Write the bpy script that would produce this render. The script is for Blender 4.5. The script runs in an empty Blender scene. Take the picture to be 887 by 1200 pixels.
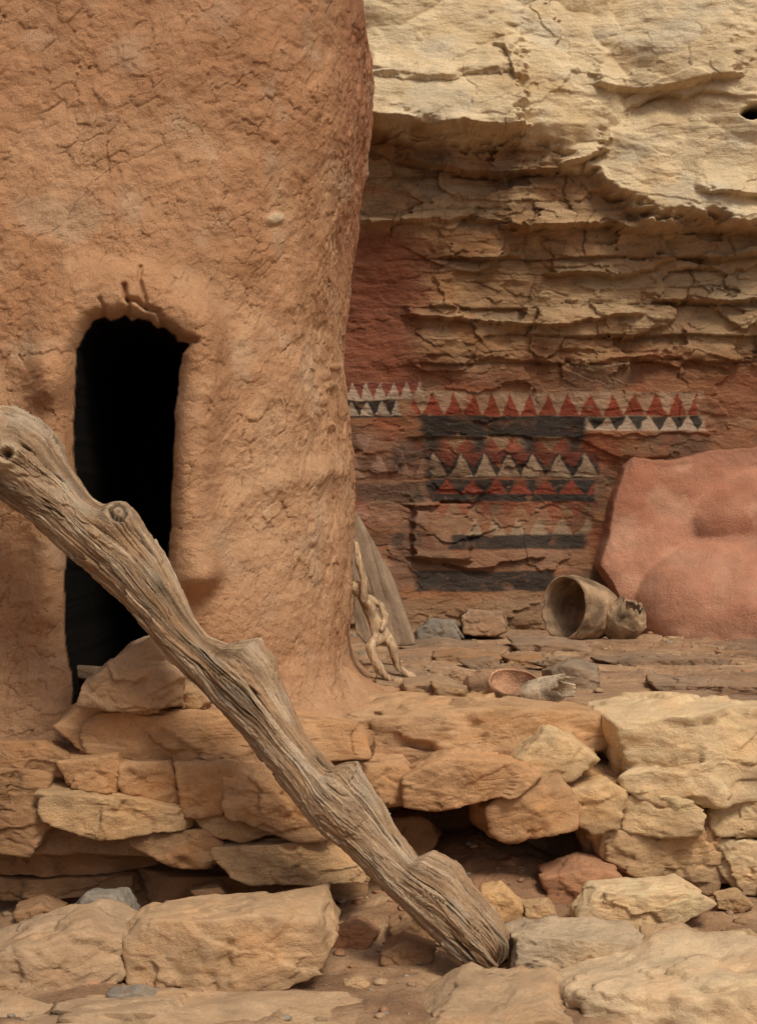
import bpy, bmesh, math, numpy as np
from mathutils import Vector
rs=np.random.RandomState(7)
H=1.2
def W(u,v,d): return np.array([(u-443.5)/2000.0*d, d, H-(v-600)/2000.0*d])
# ---------------- noise ----------------
perm=rs.permutation(256)
G=rs.randn(256,3); G/=np.linalg.norm(G,axis=1)[:,None]
def perlin(x,y,z):
    x,y,z=np.broadcast_arrays(np.asarray(x,float),np.asarray(y,float),np.asarray(z,float))
    xi=np.floor(x).astype(int);yi=np.floor(y).astype(int);zi=np.floor(z).astype(int)
    fx=x-xi;fy=y-yi;fz=z-zi
    sx=fx*fx*fx*(fx*(fx*6-15)+10);sy=fy*fy*fy*(fy*(fy*6-15)+10);sz=fz*fz*fz*(fz*(fz*6-15)+10)
    out=0
    for a in (0,1):
        pa=perm[(xi+a)&255]; wa=sx if a else 1-sx
        for b in (0,1):
            pb=perm[(pa+yi+b)&255]; wb=sy if b else 1-sy
            for c in (0,1):
                g=G[perm[(pb+zi+c)&255]]; wc=sz if c else 1-sz
                out=out+wa*wb*wc*(g[...,0]*(fx-a)+g[...,1]*(fy-b)+g[...,2]*(fz-c))
    return out*1.6
def fbm(x,y,z,o=4,g=.5):
    s=0;a=1.0;f=1.0
    for i in range(o):
        s=s+a*perlin(x*f+i*17.3,y*f+i*5.1,z*f-i*9.7);a*=g;f*=2.07
    return s
def hsh(i,j,s=0):
    i=np.asarray(i).astype(np.int64);j=np.asarray(j).astype(np.int64)
    n=(i*374761393+j*668265263+s*974634777)&0xffffffff
    n=((n^(n>>13))*1274126177)&0xffffffff
    n=(n^(n>>16))&0xffffffff
    n=(n*2246822519)&0xffffffff
    n=(n^(n>>15))&0xffffff
    return n/float(0xffffff)
def worley(x,y,seed=0):
    xi=np.floor(x);yi=np.floor(y)
    F1=np.full(x.shape,9.0);F2=F1.copy();bi=np.zeros(x.shape);bj=bi.copy();dx=bi.copy();dy=bi.copy()
    for a in (-1,0,1):
        for b in (-1,0,1):
            cx=xi+a;cy=yi+b
            px=cx+hsh(cx,cy,seed+1);py=cy+hsh(cx,cy,seed+2)
            ex=x-px;ey=y-py;d=np.sqrt(ex*ex+ey*ey)
            n=d<F1
            F2=np.where(n,F1,np.minimum(F2,d))
            F1=np.where(n,d,F1);bi=np.where(n,cx,bi);bj=np.where(n,cy,bj);dx=np.where(n,ex,dx);dy=np.where(n,ey,dy)
    return F1,F2,bi,bj,dx,dy
def facets(x,y,seed,tilt=.5):
    xi=np.floor(x);yi=np.floor(y);best=np.full(x.shape,-9.0)
    for a in (-1,0,1):
        for b in (-1,0,1):
            cx=xi+a;cy=yi+b
            ex=x-cx-hsh(cx,cy,seed+1);ey=y-cy-hsh(cx,cy,seed+2)
            h=hsh(cx,cy,seed+3)*.6+(hsh(cx,cy,seed+4)-.5)*2*tilt*ex+(hsh(cx,cy,seed+5)-.5)*2*tilt*ey-.55*(ex*ex+ey*ey)
            best=np.maximum(best,h)
    return best
def plates(x,y,seed,tilt=.5):
    F1,F2,bi,bj,dx,dy=worley(x,y,seed)
    return (hsh(bi,bj,seed+3)-.5)+(hsh(bi,bj,seed+4)-.5)*2*tilt*dx+(hsh(bi,bj,seed+5)-.5)*2*tilt*dy, F2-F1
def sm(a,b,x):
    t=np.clip((x-a)/(b-a),0,1);return t*t*(3-2*t)
def mixc(c,col,m): return c*(1-m[...,None])+np.array(col)*m[...,None]
def segdist(px,py,poly,closed=False):
    d=np.full(px.shape,1e9);n=len(poly)
    for i in range(n if closed else n-1):
        ax,ay=poly[i];bx,by=poly[(i+1)%n]
        vx,vy=bx-ax,by-ay
        t=np.clip(((px-ax)*vx+(py-ay)*vy)/(vx*vx+vy*vy),0,1)
        d=np.minimum(d,np.hypot(px-ax-t*vx,py-ay-t*vy))
    return d
def inside(px,py,poly):
    r=np.zeros(px.shape,bool);n=len(poly)
    for i in range(n):
        ax,ay=poly[i];bx,by=poly[(i+1)%n]
        if ay==by: continue
        r^=((ay>py)!=(by>py))&(px<(bx-ax)*(py-ay)/(by-ay)+ax)
    return r
# ---------------- mesh helpers ----------------
col=bpy.context.scene.collection
def obj_from(name,verts,faces,mat,colr=None,smooth=True):
    verts=np.asarray(verts,np.float32).reshape(-1,3);faces=np.asarray(faces,np.int32)
    k=faces.shape[1]
    me=bpy.data.meshes.new(name)
    me.vertices.add(len(verts));me.vertices.foreach_set('co',verts.ravel())
    me.loops.add(faces.size);me.loops.foreach_set('vertex_index',faces.ravel())
    me.polygons.add(len(faces))
    me.polygons.foreach_set('loop_start',np.arange(0,faces.size,k,dtype=np.int32))
    me.polygons.foreach_set('loop_total',np.full(len(faces),k,np.int32))
    me.update(calc_edges=True);me.validate()
    if smooth: me.polygons.foreach_set('use_smooth',np.ones(len(faces),bool))
    if colr is not None:
        c=np.ones((len(verts),4),np.float32);c[:,:3]=np.clip(np.asarray(colr).reshape(-1,3) if np.ndim(colr)>1 else np.tile(colr,(len(verts),1)),0.002,1)
        at=me.color_attributes.new('Col','FLOAT_COLOR','POINT');at.data.foreach_set('color',c.ravel())
    me.materials.append(mat)
    ob=bpy.data.objects.new(name,me);col.objects.link(ob);return ob
def gridfaces(ny,nx,wrap=False):
    i=np.arange(ny-1)[:,None];j=np.arange(nx if wrap else nx-1)[None,:];j2=(j+1)%nx
    return np.stack([i*nx+j,i*nx+j2,(i+1)*nx+j2,(i+1)*nx+j],-1).reshape(-1,4)
def tag(o,label,cat,group=None):
    o['label']=label;o['category']=cat
    if group:o['group']=group
    return o
def center(o,c):
    me=o.data;n=len(me.vertices);a=np.empty(n*3,np.float32);me.vertices.foreach_get('co',a)
    a=a.reshape(-1,3)-np.asarray(c,np.float32);me.vertices.foreach_set('co',a.ravel());me.update();o.location=[float(q) for q in c]
# ---------------- materials ----------------
def make_mat(name,var=.25,scale=14,bumps=((40,.6,.012),(180,.5,.004)),stretch=(1,1,1),rough=.92,crack=None,cstr=.5,tint=(.75,.7,.62),cmask=(.42,.62)):
    m=bpy.data.materials.new(name);m.use_nodes=True;nt=m.node_tree;N=nt.nodes;L=nt.links
    b=N['Principled BSDF'];b.inputs['Roughness'].default_value=rough;b.inputs['Specular IOR Level'].default_value=.12
    at=N.new('ShaderNodeAttribute');at.attribute_name='Col'
    tc=N.new('ShaderNodeTexCoord');mp=N.new('ShaderNodeMapping');mp.inputs['Scale'].default_value=stretch
    L.new(tc.outputs['Object'],mp.inputs[0])
    n1=N.new('ShaderNodeTexNoise');n1.inputs['Scale'].default_value=scale;n1.inputs['Detail'].default_value=7;n1.inputs['Roughness'].default_value=.65
    L.new(mp.outputs[0],n1.inputs[0])
    mr=N.new('ShaderNodeMapRange');mr.inputs[1].default_value=.3;mr.inputs[2].default_value=.7;mr.inputs[3].default_value=1-var;mr.inputs[4].default_value=1+var
    L.new(n1.outputs[0],mr.inputs[0])
    mu=N.new('ShaderNodeVectorMath');mu.operation='SCALE';L.new(at.outputs['Color'],mu.inputs[0]);L.new(mr.outputs[0],mu.inputs['Scale'])
    out=mu.outputs[0]
    n2=N.new('ShaderNodeTexNoise');n2.inputs['Scale'].default_value=scale*14;n2.inputs['Detail'].default_value=3
    L.new(mp.outputs[0],n2.inputs[0])
    r2=N.new('ShaderNodeMapRange');r2.inputs[1].default_value=.3;r2.inputs[2].default_value=.7;r2.inputs[3].default_value=1-var*.7;r2.inputs[4].default_value=1+var*.7
    L.new(n2.outputs[0],r2.inputs[0])
    m2=N.new('ShaderNodeVectorMath');m2.operation='SCALE';L.new(out,m2.inputs[0]);L.new(r2.outputs[0],m2.inputs['Scale']);out=m2.outputs[0]
    if tint:
        n3=N.new('ShaderNodeTexNoise');n3.inputs['Scale'].default_value=scale*.35;n3.inputs['Detail'].default_value=5
        L.new(mp.outputs[0],n3.inputs[0])
        r3=N.new('ShaderNodeMapRange');r3.inputs[1].default_value=.5;r3.inputs[2].default_value=.72;r3.inputs[3].default_value=0;r3.inputs[4].default_value=.8
        L.new(n3.outputs[0],r3.inputs[0])
        mx=N.new('ShaderNodeMix');mx.data_type='RGBA';mx.blend_type='MULTIPLY';mx.inputs[7].default_value=(*tint,1)
        L.new(r3.outputs[0],mx.inputs[0]);L.new(out,mx.inputs[6]);out=mx.outputs[2]
    last=None
    def bump(h,dist,st):
        nonlocal last
        bp=N.new('ShaderNodeBump');bp.inputs['Distance'].default_value=dist;bp.inputs['Strength'].default_value=st
        L.new(h,bp.inputs['Height'])
        if last:L.new(last,bp.inputs['Normal'])
        last=bp.outputs[0]
    for s,st,di in bumps:
        n=N.new('ShaderNodeTexNoise');n.inputs['Scale'].default_value=s;n.inputs['Detail'].default_value=5;n.inputs['Roughness'].default_value=.6
        L.new(mp.outputs[0],n.inputs[0]);bump(n.outputs[0],di,st)
    if crack:
        wn=N.new('ShaderNodeTexNoise');wn.inputs['Scale'].default_value=crack*.9;wn.inputs['Detail'].default_value=6
        L.new(mp.outputs[0],wn.inputs[0])
        wa=N.new('ShaderNodeVectorMath');wa.operation='MULTIPLY_ADD';wa.inputs[1].default_value=(2.2/crack,)*3
        L.new(wn.outputs['Color'],wa.inputs[0]);L.new(mp.outputs[0],wa.inputs[2])
        vo=N.new('ShaderNodeTexVoronoi');vo.feature='DISTANCE_TO_EDGE';vo.inputs['Scale'].default_value=crack
        L.new(wa.outputs[0],vo.inputs[0])
        cr=N.new('ShaderNodeMapRange');cr.inputs[1].default_value=0;cr.inputs[2].default_value=.03;L.new(vo.outputs['Distance'],cr.inputs[0])
        mk=N.new('ShaderNodeTexNoise');mk.inputs['Scale'].default_value=crack*.5;mk.inputs['Detail'].default_value=4;L.new(mp.outputs[0],mk.inputs[0])
        mk2=N.new('ShaderNodeMapRange');mk2.inputs[1].default_value=cmask[0];mk2.inputs[2].default_value=cmask[1];L.new(mk.outputs[0],mk2.inputs[0])
        mi=N.new('ShaderNodeMix');mi.inputs[2].default_value=1;L.new(mk2.outputs[0],mi.inputs[0]);L.new(cr.outputs[0],mi.inputs[3])
        bump(mi.outputs[0],.005,cstr)
    L.new(out,b.inputs['Base Color']);L.new(last,b.inputs['Normal'])
    return m
M_mud=make_mat('mud_plaster',.11,9,((22,.45,.012),(60,.55,.008),(200,.8,.005)),crack=15,cstr=.55,tint=(.88,.84,.8))
M_stone=make_mat('sandstone',.13,8,((14,.5,.018),(60,.5,.006),(240,.6,.003)),stretch=(1,1,1.5),crack=3.5,cstr=.35,cmask=(.52,.62),tint=(.84,.74,.62))
M_cliff=make_mat('cliff_rock',.17,7,((12,.4,.02),(40,.6,.012),(130,.7,.006)),stretch=(1,1,2.0),tint=(.8,.72,.64))
M_dirt=make_mat('packed_earth',.2,7,((12,.5,.02),(50,.7,.010),(160,.7,.005)),tint=(.74,.68,.62))
M_red=make_mat('red_clay_plaster',.13,8,((9,.5,.016),(40,.6,.008),(160,.7,.004)),crack=6,cstr=.35,tint=(.86,.82,.8))
M_wood=make_mat('weathered_wood',.2,16,((60,.5,.005),(220,.6,.0025)),tint=(.78,.72,.66),rough=.88)
M_pot=make_mat('calabash_skin',.28,14,((30,.6,.010),(120,.7,.005),(300,.5,.002)),tint=(.62,.58,.52),rough=.9)

# ---------------- CLIFF ----------------
def spaced(a,b,fine0,fine1,fs,cs):
    L=np.arange(a,fine0,cs);Mi=np.arange(fine0,fine1,fs);R=np.arange(fine1,b,cs);return np.concatenate([L,Mi,R])
xs=spaced(-4.5,5.0,-.35,2.35,.0042,.05)
zs=spaced(-.1,5.2,.5,3.95,.0045,.05)
X,Z=np.meshgrid(xs,zs)
prof=lambda V:np.interp(V,[-400,-50,60,150,190,270,330,450,560,700,760],[-.42,-.34,-.35,-.33,-.25,-.20,-.12,-.05,0,.0,-.02])
V=600-(Z-H)/8.5*2000
yr=8.53+prof(V)*1.1
U=X/yr*2000+443.5;V=600-(Z-H)/yr*2000
n1=fbm(X*1.5,Z*1.5,3.1,4);n2=fbm(X*4,Z*7,9.2,4);n3=fbm(X*11,Z*26,1.7,4);n4=fbm(X*.8,Z*.8,7.7,3)
off=prof(V)+n4*.06+n1*.025
Uw=U+n2*12+n1*20;Vw=V+n2*2.2+n1*4+(U-650)*.012
calm=sm(420,455,V)*(1-sm(705,745,V)); leftred=(1-sm(460,530,U+n2*20))*sm(255,285,V)*(1-sm(440,470,V))
cream=1-sm(-14,14,V-(np.interp(U,[400,430,500,600,640,700,760,887,1100],[150,150,160,168,185,215,262,268,270])+n2*18+n3*6))
def strata(Uq,Vq,tmin,tmax,wmin,wmax,seed,slope):
    r=np.random.RandomState(seed);b=np.cumsum(r.uniform(tmin,tmax,int(2600/((tmin+tmax)/2))+60))-1100
    w=r.uniform(wmin,wmax,len(b)+1)
    li=np.clip(np.searchsorted(b,Vq),1,len(b)-1);fr=(Vq-b[li-1])/(b[li]-b[li-1])
    ww=w[li];o=hsh(li,li*0,seed)*400
    fx=(Uq+o)/ww;c=np.floor(fx);fx=fx-c
    h=hsh(li,c,seed+5);s2=hsh(li,c,seed+6)-.5
    e=np.minimum(np.minimum(fx,1-fx)*ww,np.minimum(fr,1-fr)*(b[li]-b[li-1]))
    return -h+slope*(.5-fr)+s2*(fx-.5)*.8, e, h
s1,e1,h1=strata(Uw,Vw,22,58,70,240,11,.15)
s2,e2,h2=strata(Uw+n3*5,Vw+n3*2.0,8,26,35,130,12,.2)
s3,e3,h3=strata(Uw+n3*6,Vw+n3*1.0,2.5,7,25,110,13,.2)
lam=sm(.0,.4,fbm(X*2.2,Z*3,66,3))
mid=(1-cream)*(1-calm*.92)*(1-leftred*.92)
off+=s1*(.036*mid+.003*cream)+s2*(.020*mid*(.3+.7*lam)+.001*cream)+s3*(.007*mid*lam+.0010)
off+=.004*(np.exp(-e1/2.0)*(mid))+.002*np.exp(-e2/1.6)*(mid)*lam
p1,pe1=plates(U/66+n2*.25+n3*.08,V/32+n2*.3+n3*.1,71,.7);p2,pe2=plates(U/24+n3*.3,V/10+n3*.3,81,.7)
off-=mid*(p1*.050+p2*.012)
q1,qe1=plates(U/170+n2*.15+n1*.2,V/110+n1*.25,91,.55)
q2,qe2=plates(U/60+n2*.3,V/42+n2*.3,95,.6)
off-=cream*(q1*.018+facets(U/170+n1*.3,V/110+n1*.35,21,.9)*.22+q2*.010*sm(-.1,.3,n4+n2*.5)+facets(U/55+n2*.25,V/36+n2*.2,31,.8)*.034+facets(U/20+n3*.25,V/14+n3*.2,33,.8)*.008)
off-=calm*(p1*.012+p2*.004)
off+=n2*.010*(1-.4*calm)+n3*.006*(1-.6*calm)
shelves=[([(405,150),(432,149),(500,158),(560,163),(606,160)],.17,60,4),([(590,60),(600,100)],.05,20,3),
 ([(470,186),(520,196),(590,208),(650,200),(705,184)],.09,26,3),([(600,268),(680,264),(760,272),(830,266),(900,272)],.09,30,3),
 ([(430,262),(520,256),(600,262)],.04,20,3),([(640,318),(720,322),(800,300),(900,298)],.05,18,2.5),([(770,352),(830,356),(900,350)],.07,20,2.5),
 ([(520,300),(600,305)],.035,16,2),([(480,372),(560,378),(640,384),(745,368)],.045,18,2),([(560,420),(660,424),(760,416),(860,430)],.02,14,2),
 ([(480,512),(560,512),(700,512),(830,508)],.012,10,2),([(482,592),(560,590)],.03,14,2),([(480,655),(560,667),(640,655)],.03,20,2),
 ([(820,232),(887,236),(930,233)],.05,20,2),([(700,100),(760,110),(860,92)],.05,40,6),([(440,95),(520,100),(590,92)],.035,40,8)]
Vs=V+n2*5+n3*3
for pl,amp,Lh,sharp in shelves:
    pu=[p[0] for p in pl];pv=[p[1] for p in pl]
    lv=np.interp(U,pu,pv);up=lv-Vs
    endm=sm(pu[0]-12,pu[0]+6,U+n3*14)*(1-sm(pu[-1]-6,pu[-1]+12,U+n3*14))
    off-=endm*amp*np.where(up>0,np.exp(-(up/Lh)),0)*sm(0,sharp,up)
    off+=endm*amp*.35*np.where(up<=0,np.exp(up/(Lh*.5)),0)
blk=sm(482,488,U+n3*4)*(1-sm(548,556,U+n3*6))*sm(588,592,V)*(1-sm(652,657,V+n2*4));off-=blk*.045
hole=np.exp(-(((U-884+(V-131)*.4+n3*3)/12)**2+((V-131+n2*4)/8)**2)**2);off+=hole*.45
Y=8.6+off
C=np.zeros(X.shape+(3,))+np.array([.31,.195,.105])
C=mixc(C,(.41,.28,.155),sm(-.1,.5,n2+.4*n1))
C=mixc(C,(.20,.13,.08),sm(.1,.6,n3*.7+n1*.3)*.7)
C=mixc(C,(.37,.19,.09),sm(.0,.5,fbm(X*2,Z*5,22,3))*.6)
C=mixc(C,(.25,.22,.165),(h2>.75)*.4*(1-leftred))
C=mixc(C,(.46,.33,.20),(p1>.25)*(V<400)*.5)
C=mixc(C,(.68,.56,.37),cream*(.95-.15*sm(.0,.6,n2)))
C=mixc(C,(.56,.42,.24),cream*sm(.1,.5,fbm(X*2.4,Z*3,2,4))*.55)
C=mixc(C,(.54,.50,.40),cream*sm(.15,.5,fbm(X*2.2,Z*3,12,4))*.45)
C=mixc(C,(.30,.25,.17),cream*sm(.35,.6,fbm(X*9,Z*12,14,4))*.3)
C=mixc(C,(.43,.33,.2),sm(560,800,U)*sm(-1,.2,-(V-400)/180+n2*.5)*(1-cream)*.45*(1-sm(380,430,V)))
red=np.maximum(leftred, sm(385,450,V+n1*50+n2*20)*(1-sm(690,715,V+n2*8)))*(.8+.2*np.clip(n2,-1,1))
red=np.maximum(red,sm(740,850,U+n2*30)*sm(395,440,V+n2*20)*.95)
C=mixc(C,(.235,.10,.056),np.clip(red,0,1)*.9)
C=mixc(C,(.23,.075,.046),leftred*.65)
C=mixc(C,(.28,.175,.105),np.clip(sm(.05,.6,n2+.2*n1),0,1)*sm(440,470,V)*(1-sm(700,720,V))*.5)
C=mixc(C,(.28,.085,.045),sm(.05,.5,fbm(X*3.3,Z*4,41,4))*sm(420,470,V)*(1-sm(650,690,V))*.6)
C=mixc(C,(.08,.06,.045),sm(.1,.5,fbm(X*2.3,Z*5,47,4))*calm*.5)
wear=sm(-.75,-.2,fbm(X*8,Z*10,61,4)); wear2=sm(-1.0,-.5,fbm(X*14,Z*20,63,4))
fade=(.45+.55*wear)*wear2
Up=U+n3*1.8+n2*1.5+4*np.sin(U/47.0);Vp=V+n3*1.1+n2*1.5
def band(u0,u1,v0,v1,j=4): return sm(u0-j,u0+j,Up+n2*8)*(1-sm(u1-j,u1+j,Up+n2*8))*sm(v0-1.2,v0+1.2,Vp)*(1-sm(v1-1.2,v1+1.2,Vp))
def tri(u0,p,v0,v1,up):
    t=(Vp-v0)/(v1-v0);lx=np.abs(((Up-u0)/p)%1-.5)*2
    e=(t-lx) if up else (1-t-lx)
    return sm(-.07,.1,e)*((t>0)&(t<1))
BL=(.036,.033,.030);WH=(.42,.33,.25);RD=(.235,.058,.034);GG=(.22,.16,.10);PK=(.36,.22,.165)
C=mixc(C,WH,band(396,492,447,468)*fade*.9);C=mixc(C,(.20,.05,.035),band(396,492,447,468)*tri(400,15,446,467,False)*.9)
C=mixc(C,BL,band(396,470,468,488)*fade*.95);C=mixc(C,WH,band(396,470,470,487)*tri(405,17,468,486,True)*fade*.9)
C=mixc(C,(.36,.25,.17),band(485,822,458,486)*(.4+.6*wear)*.85);C=mixc(C,RD,band(485,820,458,486)*tri(492,24,459,486,True)*(.4+.6*wear2)*.97)
C=mixc(C,BL,band(488,692,486,511)*(.35+.65*fade)*.95)
C=mixc(C,WH,band(690,826,487,504)*(.4+.6*wear2)*.92);C=mixc(C,BL,band(690,824,487,504)*tri(690,23,486,504,False)*.95)
C=mixc(C,BL,band(405,490,534,552)*fade*.6);C=mixc(C,BL,band(415,490,566,588)*fade*.6);C=mixc(C,BL,band(430,490,625,640)*fade*.5)
C=mixc(C,PK,band(400,500,530,560)*tri(404,26,530,560,True)*fade*.75);C=mixc(C,PK,band(410,500,590,612)*tri(410,30,590,612,True)*fade*.55)
C=mixc(C,GG,band(480,690,511,530)*.6);C=mixc(C,RD,band(480,700,511,529)*tri(500,30,511,529,True)*.8*wear2)
for cu in (505,560,625,682): C=mixc(C,BL,np.clip(np.exp(-((Up-cu)/12)**2)*band(480,700,505,560),0,1)*fade*.9)
C=mixc(C,BL,band(495,702,529,559)*(.2+.8*fade)*.94);C=mixc(C,(.31,.225,.15),band(500,702,530,558)*tri(490,31,530,558,True)*(.25+.75*wear2)*(.5+.5*wear)*.92)
C=mixc(C,RD,band(500,700,529,548)*tri(505,31,529,547,False)*.5*wear2)
C=mixc(C,BL,band(500,700,561,588)*(.2+.8*fade)*.95);C=mixc(C,RD,band(505,700,561,579)*tri(505,31,560,579,True)*.8*wear2)
C=mixc(C,(.26,.18,.11),band(500,560,588,640)*.3);C=mixc(C,(.31,.225,.15),band(530,695,606,629)*tri(540,28,606,629,True)*.88*wear2)
C=mixc(C,RD,band(500,700,588,606)*tri(500,28,588,606,False)*.55*wear2)
C=mixc(C,BL,band(520,695,627,644)*fade*.92);C=mixc(C,(.27,.17,.11),band(482,700,645,668)*.45)
C=mixc(C,(.045,.04,.036),band(480,655,670,694)*fade*.94)
C=mixc(C,(.29,.16,.11),band(396,486,500,690)*.2);C=mixc(C,PK,band(396,440,508,560)*tri(398,20,508,530,False)*.75)
C=mixc(C,(.06,.048,.04),band(455,500,510,650)*sm(0,.4,fbm(X*5,Z*5,3,3))*.6)
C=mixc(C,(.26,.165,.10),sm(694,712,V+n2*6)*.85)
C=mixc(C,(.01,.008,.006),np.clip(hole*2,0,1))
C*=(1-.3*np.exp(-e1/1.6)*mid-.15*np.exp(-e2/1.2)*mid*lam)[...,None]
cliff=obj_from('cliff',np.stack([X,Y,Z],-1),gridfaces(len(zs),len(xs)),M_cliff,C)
cliff['kind']='structure';tag(cliff,'layered sandstone cliff face with painted red, black and white triangle bands','cliff')

# ---------------- GROUND ----------------
def gz(x,y,detail=True):
    ex=np.interp(x,[-1.6,-.35,-.1,.02,.12,.55,.68,2.5],[5.10,5.12,5.2,5.42,5.55,5.58,5.42,5.4])
    n=fbm(x*2.2,y*2.2,0.3,4);na=fbm(x*7,y*7,5.3,4)
    ex=ex+na*.02
    low=.02*sm(4.6,5.2,y)+.16*np.exp(-((x-.3)/.28)**2)*sm(4.85,5.6,y)+n*.022+na*.012
    top=np.interp(y,[5,5.5,6.5,8.7],[.525,.572,.585,.588])+na*.007
    if detail:
        t=(n*.5+na*.25+x*.3-y*.35)*5;f=t-np.floor(t);top=top+(hsh(np.floor(t),0*t,3)*(1-sm(.85,1,f))+hsh(np.floor(t)+1,0*t,3)*sm(.85,1,f))*.022*sm(5.6,6.2,y)
    s=sm(0,.10,y-ex)
    return low*(1-s)+top*s, s
gx=np.concatenate([np.arange(-30,-1.7,.8),np.arange(-1.7,2.4,.008),np.arange(2.4,30,.8)])
gy=np.concatenate([np.arange(-25,3.6,.6),np.arange(3.6,8.9,.009),np.arange(8.9,11,.3)])
GX,GY=np.meshgrid(gx,gy);GZ,S=gz(GX,GY)
n=fbm(GX*3,GY*3,8,5);nn=fbm(GX*14,GY*14,8,4)
GZ=GZ+nn*.004*(1-S*.5)
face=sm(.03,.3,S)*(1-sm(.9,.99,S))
C=np.zeros(GX.shape+(3,))+np.array([.37,.24,.145])
C=mixc(C,(.26,.16,.095),sm(-.1,.5,n));C=mixc(C,(.50,.35,.21),sm(.1,.6,-n+.3*nn))
C=mixc(C,(.35,.225,.14),S*.85);C=mixc(C,(.46,.31,.19),S*sm(-.1,.4,n)*.6);C=mixc(C,(.22,.155,.11),S*sm(.1,.5,fbm(GX*2,GY*4,3,4))*.6)
C=mixc(C,(.47,.28,.16),S*np.exp(-((GX+.0)/.25)**2-((GY-5.9)/.4)**2)*.85)
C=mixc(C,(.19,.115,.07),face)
C=mixc(C,(.36,.175,.10),np.exp(-((GX-.25)/.3)**2)*sm(4.8,5.2,GY)*(1-S)*.4)
ground=obj_from('ground',np.stack([GX,GY,GZ],-1),gridfaces(len(gy),len(gx)),M_dirt,C)
ground['kind']='structure';tag(ground,'dusty brown earth with a raised rock ledge along the cliff','ground')

# ---------------- TOWER ----------------
cx,cy,bb,nn_=-1.25,6.17,1.05,3.4
tt=np.linspace(math.pi/2,math.pi/2+2*math.pi,80001)
ux=np.sign(np.cos(tt))*np.abs(np.cos(tt))**(2/nn_);uy=np.sign(np.sin(tt))*np.abs(np.sin(tt))**(2/nn_)
x0=cx+1.1*ux;y0=cy+bb*uy
w=np.where((x0>-1.35)&(y0<6.5),1/.0036,1/.05)
ds=np.hypot(np.diff(x0),np.diff(y0));cum=np.concatenate([[0],np.cumsum(ds*w[1:])])
ns=int(cum[-1]);ti=np.interp(np.arange(ns)/ns*cum[-1],cum,np.arange(len(tt)))
ux=np.interp(ti,np.arange(len(tt)),ux);uy=np.interp(ti,np.arange(len(tt)),uy)
zt=np.concatenate([np.arange(.2,2.85,.0036),np.arange(2.85,3.3,.03)])
UX,ZZ=np.meshgrid(ux,zt);UY,_=np.meshgrid(uy,zt)
sv=[-300,0,60,130,200,270,340,400,450,500,560,600,650,700,750,775,790,800,812,830,900]
su=[418,425,432,430,422,410,402,399,402,405,411,412,411,408,404,406,414,424,442,470,490]
vz=600-(ZZ-H)/6.0*2000
xm=(np.interp(vz,sv,su)-443.5)/2000*5.95
A=xm-cx
gxn=np.sign(UX)*np.abs(UX)**(nn_-1)/A;gyn=np.sign(UY)*np.abs(UY)**(nn_-1)/bb
l=np.hypot(gxn,gyn);gxn/=l;gyn/=l
PX=cx+A*UX;PY=cy+bb*UY+.02*(ZZ-.5)
u=PX/PY*2000+443.5;v=600-(ZZ-H)/PY*2000
fr=(gyn<0)
a1=fbm(PX*1.3,PY*1.3,ZZ*1.1,3);a2=fbm(PX*4,PY*4,ZZ*4,4);a3=fbm(PX*14,PY*14,ZZ*14,4);a4=fbm(PX*40,PY*40,ZZ*40,3)
disp=a1*.030+a2*.012+a3*.0052+a4*.0018
arc=PX+ (PY-5.1)*.8
wx=arc+a2*.04+a3*.022+a4*.007;wz=ZZ+a2*.034+a3*.022+a4*.007
msk=sm(-.2,.4,fbm(arc*2.2,ZZ*2.2,4.4,3))
F1,F2,bi,bj,dx,dy=worley(wx*13,wz*16,3)
ed=F2-F1
disp+=(hsh(bi,bj,9)-.5)*.004*msk*sm(0,.1,ed)+((hsh(bi,bj,4)-.5)*dx+(hsh(bi,bj,5)-.5)*dy)*.010*msk
gate=sm(.0,.32,fbm(arc*8,ZZ*8,14.4,3))
disp-=.005*(1-sm(0,.06,ed))*gate
G1,G2,_,_,_,_=worley(wx*4.5+a2*.3,wz*5,13)
crm=sm(.25,.45,fbm(arc*3,ZZ*3,24.4,3))
disp-=.004*(1-sm(0,.025,G2-G1))*crm
K1,K2,ki,kj,kx,ky=worley(wx*32,wz*38,23)
disp+=((hsh(ki,kj,1)-.5)*.0014+((hsh(ki,kj,4)-.5)*kx+(hsh(ki,kj,5)-.5)*ky)*.0045)*sm(-.3,.4,a2+.3*a1)
def ridge(pl,wd,h):
    return h*np.exp(-(segdist(u,v,pl)/wd)**2)*fr
def plateau(pl,wd,h,p=2.2):
    return h*np.exp(-(segdist(u,v,pl)/wd)**(2*p))*fr
disp+=plateau([(60,440),(66,380),(100,342),(160,338),(205,352),(230,385),(232,440),(226,500),(222,560),(222,630),(226,668)],31,.046,1.5)
disp+=ridge([(225,375),(230,440),(224,500),(220,560),(220,630),(224,668)],22,.055)
disp+=ridge([(60,430),(64,560),(52,640),(50,720)],18,.03)
disp+=ridge([(400,552),(360,558),(310,574),(275,594),(252,625),(240,668),(214,684)],17,.020)
disp-=ridge([(262,640),(300,600),(380,580)],24,.008)
disp-=ridge([(146,336),(148,350),(152,358),(150,372)],2.8,.030)
disp-=ridge([(150,352),(160,354),(170,362),(184,366),(190,380)],2.8,.028)
disp-=ridge([(165,314),(163,330),(168,345),(172,362)],2.2,.018)
disp-=ridge([(198,402),(208,398),(222,403)],3.2,.035)
disp-=ridge([(118,352),(122,362),(120,372)],2.2,.016)
flare=sm(760,840,v+8*a2)*fr;disp+=flare*.05*sm(300,380,u)
peb=np.exp(-(((u-322)/12)**2+((v-256+(u-322)*.2)/7)**2)**3)*fr;disp+=peb*.008
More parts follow.
